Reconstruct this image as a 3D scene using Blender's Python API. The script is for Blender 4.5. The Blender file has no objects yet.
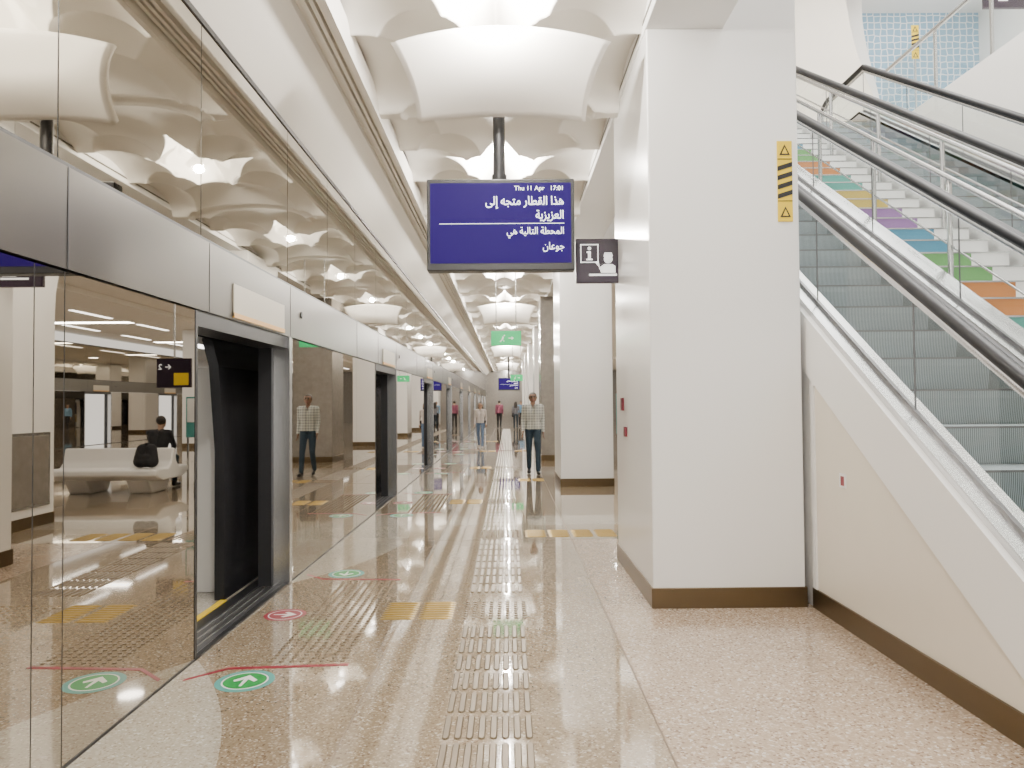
import bpy, bmesh, math, random
from mathutils import Vector, Matrix, Euler
import numpy as np
random.seed(4)
C = bpy.context.scene.collection

# ------------------------------------------------------------------ materials
def newmat(name):
    m = bpy.data.materials.new(name); m.use_nodes = True
    nt = m.node_tree
    return m, nt, nt.nodes['Principled BSDF']
def mat(name, col, rough=0.5, metal=0.0, emis=None, es=0.0, bump=0.0, bscale=60, spec=0.5, var=0.0, vscale=3):
    m, nt, b = newmat(name)
    b.inputs['Base Color'].default_value = (*col, 1)
    b.inputs['Roughness'].default_value = rough
    b.inputs['Metallic'].default_value = metal
    b.inputs['Specular IOR Level'].default_value = spec
    if emis:
        b.inputs['Emission Color'].default_value = (*emis, 1)
        b.inputs['Emission Strength'].default_value = es
    tc = nt.nodes.new('ShaderNodeTexCoord')
    if bump > 0:
        n = nt.nodes.new('ShaderNodeTexNoise'); n.inputs['Scale'].default_value = bscale
        nt.links.new(tc.outputs['Object'], n.inputs['Vector'])
        bp = nt.nodes.new('ShaderNodeBump'); bp.inputs['Strength'].default_value = bump; bp.inputs['Distance'].default_value = 0.01
        nt.links.new(n.outputs['Fac'], bp.inputs['Height']); nt.links.new(bp.outputs['Normal'], b.inputs['Normal'])
    if var > 0:
        n = nt.nodes.new('ShaderNodeTexNoise'); n.inputs['Scale'].default_value = vscale
        nt.links.new(tc.outputs['Object'], n.inputs['Vector'])
        mx = nt.nodes.new('ShaderNodeMix'); mx.data_type = 'RGBA'
        mx.inputs[6].default_value = (*[c*(1-var) for c in col], 1); mx.inputs[7].default_value = (*[min(1, c*(1+var)) for c in col], 1)
        nt.links.new(n.outputs['Fac'], mx.inputs[0]); nt.links.new(mx.outputs[2], b.inputs['Base Color'])
    return m
def terrazzo(name, stops, rough, scale, spec=.9, coat=.6):
    m, nt, b = newmat(name)
    tc = nt.nodes.new('ShaderNodeTexCoord')
    v = nt.nodes.new('ShaderNodeTexVoronoi'); v.inputs['Scale'].default_value = scale
    nt.links.new(tc.outputs['Object'], v.inputs['Vector'])
    sep = nt.nodes.new('ShaderNodeSeparateColor'); nt.links.new(v.outputs['Color'], sep.inputs[0])
    cr = nt.nodes.new('ShaderNodeValToRGB'); cr.color_ramp.interpolation = 'CONSTANT'
    e = cr.color_ramp.elements
    e[0].position = 0; e[0].color = (*stops[0][1], 1)
    e[1].position = stops[1][0]; e[1].color = (*stops[1][1], 1)
    for p, c in stops[2:]:
        x = e.new(p); x.color = (*c, 1)
    nt.links.new(sep.outputs[0], cr.inputs['Fac'])
    n = nt.nodes.new('ShaderNodeTexNoise'); n.inputs['Scale'].default_value = 1.3; n.inputs['Detail'].default_value = 5
    nt.links.new(tc.outputs['Object'], n.inputs['Vector'])
    mx = nt.nodes.new('ShaderNodeMix'); mx.data_type = 'RGBA'; mx.blend_type = 'MULTIPLY'; mx.inputs[0].default_value = 0.3
    nt.links.new(cr.outputs['Color'], mx.inputs[6]); nt.links.new(n.outputs['Fac'], mx.inputs[7])
    nt.links.new(mx.outputs[2], b.inputs['Base Color'])
    b.inputs['Roughness'].default_value = rough
    b.inputs['Specular IOR Level'].default_value = spec
    b.inputs['Coat Weight'].default_value = coat
    b.inputs['Coat Roughness'].default_value = .03
    return m
def glassmat(name, tint, refl=0.35):
    m = bpy.data.materials.new(name); m.use_nodes = True; nt = m.node_tree
    nt.nodes.clear()
    o = nt.nodes.new('ShaderNodeOutputMaterial'); t = nt.nodes.new('ShaderNodeBsdfTransparent'); g = nt.nodes.new('ShaderNodeBsdfGlossy')
    t.inputs[0].default_value = (*tint, 1); g.inputs['Roughness'].default_value = 0.02
    lw = nt.nodes.new('ShaderNodeLayerWeight'); lw.inputs['Blend'].default_value = .5
    p = nt.nodes.new('ShaderNodeMath'); p.operation = 'POWER'; p.inputs[1].default_value = 4
    q = nt.nodes.new('ShaderNodeMath'); q.operation = 'MULTIPLY_ADD'; q.inputs[1].default_value = refl; q.inputs[2].default_value = .06
    nt.links.new(lw.outputs['Facing'], p.inputs[0]); nt.links.new(p.outputs[0], q.inputs[0])
    mx = nt.nodes.new('ShaderNodeMixShader')
    nt.links.new(q.outputs[0], mx.inputs[0]); nt.links.new(t.outputs[0], mx.inputs[1]); nt.links.new(g.outputs[0], mx.inputs[2])
    nt.links.new(mx.outputs[0], o.inputs[0])
    return m
def stripes(name, c1, c2, axis='X', scale=20, rough=.4, metal=0.0, dist=0.0, ratio=.5):
    m, nt, b = newmat(name)
    tc = nt.nodes.new('ShaderNodeTexCoord'); w = nt.nodes.new('ShaderNodeTexWave')
    w.bands_direction = axis; w.inputs['Scale'].default_value = scale; w.inputs['Distortion'].default_value = dist
    nt.links.new(tc.outputs['Object'], w.inputs['Vector'])
    cr = nt.nodes.new('ShaderNodeValToRGB'); cr.color_ramp.elements[0].color = (*c1, 1); cr.color_ramp.elements[1].color = (*c2, 1)
    cr.color_ramp.elements[0].position = ratio-.1; cr.color_ramp.elements[1].position = ratio+.1
    nt.links.new(w.outputs['Fac'], cr.inputs[0]); nt.links.new(cr.outputs[0], b.inputs['Base Color'])
    b.inputs['Roughness'].default_value = rough; b.inputs['Metallic'].default_value = metal
    return m

M = {}
M['white'] = mat('white_paint', (.86, .85, .83), .35, bump=.02)
M['pillar'] = mat('white_panel', (.87, .865, .85), .22, bump=.01, bscale=8)
M['ceil'] = mat('ceiling_plaster', (.885, .855, .80), .55)
M['cream'] = mat('cream_panel', (.76, .70, .60), .3, var=.03)
M['bronze'] = mat('bronze_trim', (.14, .10, .055), .3, .8, var=.1)
M['steel'] = mat('brushed_steel', (.58, .58, .58), .25, 1, bump=.02, bscale=200)
M['fascia'] = mat('fascia_metal', (.135, .125, .108), .28, .9, var=.05, vscale=1)
M['darksteel'] = mat('dark_steel', (.16, .16, .165), .35, .8)
M['mirror'] = mat('tinted_reflective_glass', (.60, .565, .51), .012, 1)
M['mirror_up'] = mat('tinted_reflective_glass_upper', (.47, .44, .38), .02, 1)
M['black'] = mat('black', (.012, .012, .014), .4)
M['rubber'] = mat('black_rubber', (.008, .008, .010), .42, spec=.25)
M['glass'] = glassmat('clear_glass', (.92, .955, .945), .4)
M['floorA'] = terrazzo('terrazzo_polished', [(0, (.345, .265, .175)), (.55, (.41, .325, .225)), (.78, (.53, .45, .345)), (.90, (.21, .145, .09)), (.96, (.68, .62, .52))], .05, 95)
M['floorB'] = terrazzo('terrazzo_coarse', [(0, (.42, .315, .225)), (.45, (.49, .38, .28)), (.72, (.61, .50, .40)), (.86, (.26, .17, .11)), (.95, (.72, .65, .57))], .18, 85, .7, .25)
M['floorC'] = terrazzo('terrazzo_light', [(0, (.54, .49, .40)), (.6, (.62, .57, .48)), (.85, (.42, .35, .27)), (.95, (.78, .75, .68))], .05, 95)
M['seam'] = mat('floor_joint', (.16, .11, .07), .4)
M['tact'] = mat('tactile_stud_steel', (.17, .13, .085), .42, .5)
M['brass'] = mat('tactile_brass', (.31, .205, .045), .4, .7)
M['red'] = mat('marking_red', (.25, .012, .03), .35)
M['green'] = mat('marking_green', (.02, .28, .06), .35)
M['teal'] = mat('marking_teal', (.08, .32, .30), .35)
M['mwhite'] = mat('marking_white', (.85, .85, .83), .35)
M['lamp'] = mat('lamp_lens', (1, 1, 1), .4, emis=(1, .96, .90), es=25)
M['lampsoft'] = mat('light_slot', (1, 1, 1), .4, emis=(1, .97, .93), es=6)
M['stepm'] = stripes('escalator_step_ribs', (.15, .18, .19), (.44, .49, .51), 'X', 26, .4, .15)
M['riser'] = stripes('escalator_riser_ribs', (.12, .15, .16), (.35, .405, .42), 'X', 26, .4, .15)
M['yellow'] = mat('safety_yellow', (.80, .56, .02), .4)
M['orange'] = mat('label_orange', (.75, .42, .12), .4)
M['trainw'] = mat('train_white', (.78, .76, .72), .35)
M['traing'] = mat('train_body_black', (.01, .01, .012), .25)
M['seatfab'] = mat('train_seat_gold', (.5, .38, .16), .6, var=.3, vscale=20)
M['purple'] = mat('sign_purple', (.018, .007, .023), .3)
M['signw'] = mat('sign_white', (.9, .9, .9), .4, emis=(1, 1, 1), es=1.0)
M['screen'] = mat('screen_violet', (.004, .001, .02), .5, emis=(.030, .006, .22), es=.75, spec=.1)
M['stext'] = mat('screen_text', (.8, .8, .85), .5, emis=(.9, .9, 1), es=1.8)
M['gsign'] = mat('exit_green', (.0, .26, .08), .4, emis=(.0, .42, .11), es=.8)
M['maroon'] = mat('call_point_maroon', (.20, .02, .04), .4)
M['stone'] = mat('grey_stone', (.22, .20, .175), .2, var=.25, vscale=8)
M['pale'] = mat('label_pale', (.50, .46, .37), .35)
def mosaic():
    m, nt, b = newmat('blue_mosaic')
    tc = nt.nodes.new('ShaderNodeTexCoord'); v = nt.nodes.new('ShaderNodeTexVoronoi'); v.feature = 'DISTANCE_TO_EDGE'
    v.inputs['Scale'].default_value = 5.5; v.inputs['Randomness'].default_value = .25
    nt.links.new(tc.outputs['Object'], v.inputs['Vector'])
    cr = nt.nodes.new('ShaderNodeValToRGB'); cr.color_ramp.elements[0].position = .05; cr.color_ramp.elements[1].position = .10
    cr.color_ramp.elements[0].color = (.80, .83, .85, 1); cr.color_ramp.elements[1].color = (.26, .44, .60, 1)
    nt.links.new(v.outputs['Distance'], cr.inputs[0]); nt.links.new(cr.outputs[0], b.inputs['Base Color'])
    return m
M['mosaic'] = mosaic()

# ------------------------------------------------------------------ helpers
def empty(name, loc=(0, 0, 0)):
    o = bpy.data.objects.new(name, None); o.location = loc; C.objects.link(o); return o
def mesh(name, vs, fs, m, parent=None, smooth=False, mats=None, fm=None):
    me = bpy.data.meshes.new(name); me.from_pydata([tuple(v) for v in vs], [], fs)
    if mats:
        for x in mats: me.materials.append(x)
        if fm: me.polygons.foreach_set('material_index', fm)
    else: me.materials.append(m)
    me.polygons.foreach_set('use_smooth', [smooth]*len(me.polygons)); me.update()
    o = bpy.data.objects.new(name, me); C.objects.link(o)
    if parent: o.parent = parent
    return o
def fixn(o):
    bm = bmesh.new(); bm.from_mesh(o.data); bmesh.ops.recalc_face_normals(bm, faces=bm.faces); bm.to_mesh(o.data); bm.free(); return o
BF = [(0, 3, 2, 1), (4, 5, 6, 7), (0, 1, 5, 4), (1, 2, 6, 5), (2, 3, 7, 6), (3, 0, 4, 7)]
def boxv(x0, x1, y0, y1, z0, z1):
    return [(x0, y0, z0), (x1, y0, z0), (x1, y1, z0), (x0, y1, z0), (x0, y0, z1), (x1, y0, z1), (x1, y1, z1), (x0, y1, z1)]
def box(name, x0, x1, y0, y1, z0, z1, m, parent=None, bev=0):
    o = mesh(name, boxv(x0, x1, y0, y1, z0, z1), BF, m, parent)
    if bev:
        b = o.modifiers.new('bevel', 'BEVEL'); b.width = bev; b.segments = 3
    return o
def boxes(name, L, m, parent=None):
    vs, fs = [], []
    for b in L:
        k = len(vs); vs += boxv(*b); fs += [tuple(i+k for i in f) for f in BF]
    return mesh(name, vs, fs, m, parent)
def prism_x(name, poly, x0, x1, m, parent=None):
    n = len(poly); vs = [(x0, y, z) for y, z in poly]+[(x1, y, z) for y, z in poly]
    fs = [tuple(range(n)), tuple(range(2*n-1, n-1, -1))]+[(i, (i+1) % n, n+(i+1) % n, n+i) for i in range(n)]
    return fixn(mesh(name, vs, fs, m, parent))
def prism_y(name, poly, y0, y1, m, parent=None):
    n = len(poly); vs = [(x, y0, z) for x, z in poly]+[(x, y1, z) for x, z in poly]
    fs = [tuple(range(n)), tuple(range(2*n-1, n-1, -1))]+[(i, (i+1) % n, n+(i+1) % n, n+i) for i in range(n)]
    return fixn(mesh(name, vs, fs, m, parent))
def prism_z(name, poly, z0, z1, m, parent=None):
    n = len(poly); vs = [(x, y, z0) for x, y in poly]+[(x, y, z1) for x, y in poly]
    fs = [tuple(range(n)), tuple(range(2*n-1, n-1, -1))]+[(i, (i+1) % n, n+(i+1) % n, n+i) for i in range(n)]
    return fixn(mesh(name, vs, fs, m, parent))
def tube(name, pts, r, m, parent=None, cyc=False):
    cu = bpy.data.curves.new(name, 'CURVE'); cu.dimensions = '3D'; cu.bevel_depth = r; cu.bevel_resolution = 4; cu.use_fill_caps = True
    s = cu.splines.new('POLY'); s.points.add(len(pts)-1)
    for i, p in enumerate(pts): s.points[i].co = (*p, 1)
    s.use_cyclic_u = cyc
    cu.materials.append(m); o = bpy.data.objects.new(name, cu); C.objects.link(o)
    if parent: o.parent = parent
    return o
def text(name, s, x, y, z, size, m, parent=None, align='LEFT', rot=(math.pi/2, 0, 0), off=0.0, sx=1.0):
    cu = bpy.data.curves.new(name, 'FONT'); cu.body = s; cu.size = size; cu.align_x = align; cu.align_y = 'CENTER'; cu.extrude = .0015; cu.offset = off
    cu.materials.append(m); o = bpy.data.objects.new(name, cu); o.location = (x, y, z); o.rotation_euler = rot; o.scale = (sx, 1, 1); C.objects.link(o)
    if parent: o.parent = parent
    return o
def disc(cx, cy, r, n=40): return [(cx+r*math.cos(2*math.pi*i/n), cy+r*math.sin(2*math.pi*i/n)) for i in range(n)]

YA, YB = -4.0, 66.0
GX = -1.95
# ------------------------------------------------------------------ floor
fl = empty('floor')
vs = [(GX, YA, 0), (.72, YA, 0), (13, YA, 0), (GX, YB, 0), (.72, YB, 0), (13, YB, 0), (.72, 8.6, 0), (13, 8.6, 0), (GX, 8.6, 0)]
mesh('terrazzo_surface', vs, [(0, 1, 6, 8), (8, 6, 4, 3), (1, 2, 7, 6), (6, 7, 5, 4)], None, fl, mats=[M['floorA'], M['floorB'], M['floorC']], fm=[0, 0, 1, 0])
boxes('floor_joints', [(.716, .724, YA, YB, 0, .0015), (-.80, -.795, YA, YB, 0, .0012)] + [(GX, 13, y, y+.006, 0, .0012) for y in (8.6, 14.8, 21, 27.3, 33.5)], M['seam'], fl)
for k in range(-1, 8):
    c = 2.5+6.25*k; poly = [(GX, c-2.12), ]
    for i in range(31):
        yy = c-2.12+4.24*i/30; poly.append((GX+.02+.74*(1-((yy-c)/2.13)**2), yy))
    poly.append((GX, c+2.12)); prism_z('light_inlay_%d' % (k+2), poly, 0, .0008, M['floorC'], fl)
for k, (a, b) in enumerate([(9.6, 10.4), (16.2, 17.2), (22.4, 23.6)]):
    prism_z('cross_inlay_%d' % k, [(-.79, a), (-.42, a), (-.42, b), (-.79, b)], 0, .0008, M['floorC'], fl)
    prism_z('cross_inlay_r%d' % k, [(.25, a), (4, a), (4, b), (.25, b)], 0, .0007, M['floorC'], fl)

# ------------------------------------------------------------------ tactile
def bars(name, L, m):
    vs, fs = [], []
    for (cx, cy, hw, hl, along) in L:
        k = len(vs)
        pts = []
        for i in range(5):
            a = math.pi*i/4; pts.append((hw*math.cos(a), hl-hw+hw*math.sin(a)))
        for i in range(5):
            a = math.pi+math.pi*i/4; pts.append((hw*math.cos(a), -(hl-hw)+hw*math.sin(a)))
        if not along: pts = [(-b, a) for a, b in pts]
        n = 10
        for p in pts: vs.append((cx+p[0], cy+p[1], 0))
        for p in pts: vs.append((cx+p[0]*.7, cy+p[1]*(.96 if along else .7), .007))
        fs.append(tuple(k+n+i for i in range(n))); fs += [(k+i, k+(i+1) % n, k+n+(i+1) % n, k+n+i) for i in range(n)]
    return mesh(name, vs, fs, m)
def dots(name, L, m):
    vs, fs = [], []
    for cx, cy in L:
        k = len(vs); n = 8
        for r, z in ((.0175, 0), (.011, .007)):
            for i in range(n): vs.append((cx+r*math.cos(2*math.pi*i/n), cy+r*math.sin(2*math.pi*i/n), z))
        fs.append(tuple(k+n+i for i in range(n))); fs += [(k+i, k+(i+1) % n, k+n+(i+1) % n, k+n+i) for i in range(n)]
    return mesh(name, vs, fs, m)
L = []; D = []
def grid(x0, x1, y0, y1, p=.06):
    nx = int(round((x1-x0)/p)); ny = int(round((y1-y0)/p))
    return [(x0+(i+.5)*(x1-x0)/nx, y0+(j+.5)*(y1-y0)/ny) for i in range(nx) for j in range(ny)]
cross = [(5.45, 5.95), (8.75, 9.25), (11.7, 12.2), (15.0, 15.5), (17.95, 18.45), (24.2, 24.7)]
y = -1.0
while y < 45:
    if not any(a-.25 < y < b-.05 for a, b in cross):
        for i in range(8): L.append((-.337+.0284+i*.0568, y+.15, .0175, .132, True))
    y += .3
bars('tactile_guide_path', L, M['tact'])
for a, b in cross: D += grid(-.36, .14, a, b)
for k in range(-1, 6):
    c = 5.62+6.25*k; D += grid(-1.50, -1.0, c-1.05, c+1.05)
dots('tactile_warning_studs', D, M['tact'])
L = []
for k in range(-1, 5):
    c = 5.7+6.25*k
    for i in range(8):
        for j in range(2): L.append((-.83+j*.28, c-.24+.03+i*.06, .019, .13, False))
for a, b in cross[1::2]:
    for i in range(8):
        for j in range(2 if a > 13 else 4): L.append((.32+j*.28, a+.03+i*.06, .019, .13, False))
bars('tactile_branch_path', L, M['brass'])

# ------------------------------------------------------------------ floor markings
def arrow(cx, cy, s, dy):
    p = [(-.035, -.5), (.035, -.5), (.06, .12), (.28, -.1), (.34, .05), (0, .5), (-.34, .05), (-.28, -.1), (-.06, .12)]
    return [(cx+a*s*1.2, cy+b*s*dy) for a, b in p]
for k in range(-1, 5):
    c = 5.62+6.25*k
    g = empty('boarding_arrow_marking')
    for s in (-1, 1):
        cy = c+s*1.33
        prism_z('ring_outer', disc(-1.52, cy, .165), 0, .0012, M['teal'], g)
        prism_z('ring_white', disc(-1.52, cy, .13), 0, .0016, M['mwhite'], g)
        prism_z('disc_green', disc(-1.52, cy, .12), 0, .002, M['green'], g)
        prism_z('arrow', arrow(-1.52, cy, .17, 1 if s < 0 else -1), 0, .0026, M['mwhite'], g)
        t = .035
        pl = [(-1.88, cy-s*.02), (-1.69, cy-s*.2), (-.98, cy-s*.25)]
        poly = [(x, yy-t/2) for x, yy in pl]+[(x, yy+t/2) for x, yy in reversed(pl)]
        prism_z('queue_line', poly, 0, .0022, M['red'], g)
    g2 = empty('alighting_arrow_marking')
    prism_z('ring_outer', disc(-1.69, c, .155), 0, .0012, M['red'], g2)
    prism_z('ring_white', disc(-1.69, c, .125), 0, .0016, M['mwhite'], g2)
    prism_z('disc_red', disc(-1.69, c, .115), 0, .002, M['red'], g2)
    a = arrow(0, 0, .17, 1)
    prism_z('arrow', [(-1.69+q, c+p) for p, q in a], 0, .0026, M['mwhite'], g2)

# ------------------------------------------------------------------ platform screen doors
def psd(name, X, sgn, yb):
    g = empty(name)
    def bx(nm, a, b, y0, y1, z0, z1, m):
        xs = sorted((X+sgn*a, X+sgn*b)); return (xs[0], xs[1], y0, y1, z0, z1)
    glass, post, frame, up, joint, ujoint = [], [], [], [], [], []
    k = -1
    while True:
        o0 = 4.65+6.25*k; o1 = 6.60+6.25*k; nx = o0+6.25
        if o1 > yb: break
        ys = [o1, 2.0+6.25*(k+1), 3.05+6.25*(k+1), 3.26+6.25*(k+1), nx]
        for a, b in zip(ys[:-1], ys[1:]):
            glass.append(bx('', 0, .02, a+.004, b-.004, .015, 2.175, None))
        for yy in ys[1:-1]: joint.append(bx('', .002, .018, yy-.004, yy+.004, .015, 2.175, None))
        post.append(bx('', -.025, .125, o1-.07, o1+.01, 0, 2.18, None))
        frame.append(bx('', -.004, .06, o0-.03, o0-.0, 0, 2.18, None))
        frame.append(bx('', .125, .24, o1-.10, o1, 0, 2.18, None))
        frame.append(bx('', .0, .24, o0, o1-.07, 2.08, 2.185, None))
        for a, b in ((3.2, 4.7), (4.7, 6.55), (6.55, 8.0), (8.0, 9.45)):
            up.append(bx('', 0, .02, a+6.25*k+.006, b+6.25*k-.006, 2.66, 4.03, None))
            ujoint.append(bx('', .003, .018, a+6.25*k-.006, a+6.25*k+.006, 2.64, 4.03, None))
        k += 1
    boxes('lower_glass', glass, M['mirror'], g); boxes('glass_joints', joint+ujoint, M['black'], g)
    boxes('door_posts', post, M['steel'], g); boxes('door_frames', frame, M['black'], g)
    boxes('upper_glass', up, M['mirror_up'], g)
    boxes('fascia', [bx('', -.012, .30, YA, yb, 2.185, 2.64, None)], M['fascia'], g)
    boxes('fascia_joints', [bx('', -.014, 0, y0-.004, y0+.004, 2.187, 2.638, None) for k in range(-1, 10) for y0 in (3.26+6.25*k, 4.81+6.25*k, 6.6+6.25*k)], M['black'], g)
    boxes('top_rail', [bx('', -.01, .04, YA, yb, 4.03, 4.07, None), bx('', -.004, .02, YA, yb, 2.64, 2.66, None), bx('', -.004, .03, YA, yb, 0, .015, None)], M['black'], g)
    boxes('sill', [bx('', 0, .25, YA, yb, -.1, -.002, None)], M['darksteel'], g)
    boxes('sill_grooves', [bx('', a, a+.012, YA, yb, -.002, .001, None) for a in (.04, .1, .16, .22)], M['steel'], g)
    boxes('backing', [bx('', .04, .3, YA, yb, 2.64, 4.03, None)], M['black'], g)
    for k in range(-1, 8):
        s = 6.25*k
        boxes('door_header_sign', [bx('', -.02, 0, 5.22+s, 6.4+s, 2.21, 2.44, None)], M['pale'], g)
        boxes('door_header_strip', [bx('', -.024, 0, 5.22+s, 6.4+s, 2.20, 2.235, None)], M['orange'], g)
        v = disc(0, 0, .03, 16)
        prism_x('door_lamp', [(6.95+s+a, 2.42+b) for a, b in v], min(X, X-sgn*.02), max(X, X-sgn*.02), M['black'], g)
    return g
psd('platform_screen_doors', GX, -1, YB)
psd('platform_screen_doors', 13.0, 1, YB)

# ------------------------------------------------------------------ train
tr = empty('metro_train')
tx = -2.32
prof = [(tx-.02, -.4), (tx, .0), (tx, 1.2), (tx-.05, 1.9), (tx-.16, 2.35), (tx-.45, 3.0), (tx-.6, 3.0), (tx-.25, 2.35), (tx-.13, 1.9), (tx-.08, 1.2), (tx-.08, -.4)]
prev = YA
doorsY = [5.62+6.25*k for k in range(-1, 9)]
for i, c in enumerate(doorsY):
    a, b = c-.62, c+.45
    prism_y('body_side_%d' % i, prof, prev, a, M['traing'], tr); prev = b
prism_y('body_side_end', prof, prev, YB, M['traing'], tr)
box('body_header', tx-.4, tx-.1, YA, YB, 2.12, 3.0, M['traing'], tr)
box('car_floor', -4.9, tx, YA, YB, -.3, -.005, M['floorC'], tr)
boxes('door_sill_strip', [(tx-.03, tx+.02, c-.62, c+.45, -.05, .0) for c in doorsY], M['yellow'], tr)
boxes('gap_filler', [(tx+.02, tx+.12, YA, YB, -.1, -.01)], M['black'], tr)
box('car_far_wall', -5.0, -4.9, YA, YB, 0, 2.4, M['trainw'], tr)
box('car_ceiling', -4.9, tx-.3, YA, YB, 2.3, 2.4, M['trainw'], tr)
boxes('car_windows', [(-4.9, -4.89, c+.9, c+5.0, .95, 1.9) for c in doorsY], M['black'], tr)
boxes('seats', [(-4.9, -4.45, c+.9, c+5.0, .35, .47) for c in doorsY]+[(-4.9, -4.8, c+.9, c+5.0, .47, .9) for c in doorsY]+[(tx-.6, tx-.1, c+1.0, c+4.8, .35, .47) for c in doorsY], M['seatfab'], tr)
boxes('partition', [(tx-.5, tx-.1, c+.7, c+.74, 0, 1.9) for c in doorsY], M['trainw'], tr)
for c in doorsY[:5]:
    tube('grab_pole', [(-3.5, c+.3, 0), (-3.5, c+.3, 2.3)], .017, M['steel'], tr)
boxes('car_lights', [(-3.8, -3.6, YA, YB, 2.285, 2.3)], M['lampsoft'], tr)
box('wall_tunnel', -5.8, -5.6, YA, YB, -1, 5, M['black'])

# ------------------------------------------------------------------ ceiling (vaulted cells)
ce = empty('ceiling')
CX, PER, L0 = -.075, 3.9, 5.25
def dome(u, v, cx, cy, rx, ry, h, p=2.0):
    q = 1-(np.abs((u-cx)/rx))**p-(np.abs((v-cy)/ry))**p
    return h*np.sqrt(np.maximum(0, q))
nx, ny = 148, 246
U, V = np.meshgrid(np.linspace(-1.175, 1.175, nx), np.linspace(-PER/2, PER/2, ny))
Z = np.zeros_like(U)
ast = (np.abs(U)/1.0)**.62+(np.abs(V)/1.25)**.62
Z = np.maximum(Z, .60*np.sqrt(np.maximum(0, 1-ast)))
lob = [(0, 0, .40, .48, .56, 2)]
for s in (-1, 1):
    lob += [(s*1.02, 0, .74, .66, .29, 2), (0, s*1.28, .90, .80, .24, 2),
            (s*1.12, s*1.20, .58, .68, .27, 2), (s*1.12, -s*1.20, .58, .68, .27, 2),
            (s*.60, s*.66, .40, .48, .26, 2), (s*.60, -s*.66, .40, .48, .26, 2), (0, s*1.95, .95, .38, .19, 2)]
for l in lob: Z = np.maximum(Z, dome(U, V, *l))
vs = np.stack([U.ravel(), V.ravel(), 4.40+Z.ravel()], 1).tolist()
fs = [(j*nx+i, (j+1)*nx+i, (j+1)*nx+i+1, j*nx+i+1) for j in range(ny-1) for i in range(nx-1)]
cell = mesh('vault_cell', vs, fs, M['ceil'], ce, True)
av, af = [], []
na, nb = 33, 15
for j in range(nb):
    t = j/(nb-1)
    w = .84-.32*t+.17*t*t
    for i in range(na):
        s = -1+2*i/(na-1)
        z = 4.46-.49*t-.085*s*s*(1-t)-.05*s*s*t
        yy = .36+.42*t**1.5+.10*s*s*(1-t)
        av.append((s*w, yy, z))
for j in range(nb-1):
    for i in range(na-1): af.append((j*na+i, j*na+i+1, (j+1)*na+i+1, (j+1)*na+i))
apron = mesh('vault_apron', av, af, M['ceil'], ce, True)
sm = apron.modifiers.new('sol', 'SOLIDIFY'); sm.thickness = .07; sm.offset = -1
lampv = disc(0, 0, .13, 24)
lamp = prism_z('dome_lamp', lampv, 4.74, 4.76, M['lamp'], ce)
first = True
ks = [0]+[q for q in range(-2, 40) if q != 0 and L0+PER*q < YB-1]
for k in ks:
    yc = L0+PER*k
    for o in (cell, apron, lamp):
        if o is apron and k % 4 != 0: continue
        d = o if first else o.copy()
        if not first: C.objects.link(d); d.parent = ce
        d.location = (CX+(.04 if o is apron else 0), yc, 0)
    ld = bpy.data.lights.new('dome_light', 'POINT'); ld.energy = 280; ld.shadow_soft_size = .05; ld.color = (1, .945, .86)
    lo = bpy.data.objects.new('dome_light', ld); lo.location = (CX, yc, 4.52); C.objects.link(lo); lo.parent = ce
    first = False
box('ceiling_slab', -2.2, 1.7, YA, YB, 5.1, 5.3, M['white'], ce)
prism_y('bulkhead_left', [(-2.3, 4.07), (-1.945, 4.07), (-1.50, 4.40), (-1.50, 4.47), (-1.46, 4.47), (-1.46, 5.1), (-2.3, 5.1)], YA, YB, M['ceil'], ce)
boxes('ceiling_slats', [(x, x+.03, YA, YB, 4.42, 4.5) for x in (-1.44, -1.385, -1.33)]+[(-1.28, -1.235, YA, YB, 4.36, 4.6), (-1.46, -1.25, YA, YB, 4.5, 4.55)], M['ceil'], ce)
box('edge_beam', 1.09, 1.7, YA, YB, 4.49, 5.3, M['white'], ce, .01)
box('beam_reveal', 1.085, 1.09, YA, YB, 4.56, 4.58, M['fascia'], ce)
cf = empty('ceiling_concourse')
box('slab', 1.7, 7.0, 14.3, YB, 4.6, 6.38, M['ceil'], cf)
cs = empty('ceiling_side')
box('slab', 7.0, 13.3, YA, YB, 4.45, 6.55, M['ceil'], cs)
for X in (9.0, 11.6):
    boxes('linear_luminaire', [(X, X+.15, y0, y0+2.2, 4.43, 4.45) for y0 in range(-2, 60, 4)], M['lampsoft'], cs)
for y0 in range(0, 60, 8):
    ld = bpy.data.lights.new('side_platform_light', 'AREA'); ld.shape = 'RECTANGLE'; ld.size = 3; ld.size_y = .5; ld.energy = 130; ld.color = (1, .95, .87)
    lo = bpy.data.objects.new('side_platform_light', ld); lo.location = (10.3, y0+1, 4.4); C.objects.link(lo); lo.parent = cs
for y0 in range(16, 60, 6):
    ld = bpy.data.lights.new('concourse_downlight', 'AREA'); ld.shape = 'DISK'; ld.size = .5; ld.energy = 100; ld.color = (1, .95, .87)
    lo = bpy.data.objects.new('concourse_downlight', ld); lo.location = (4.2, y0, 4.58); C.objects.link(lo); lo.parent = cf

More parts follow.
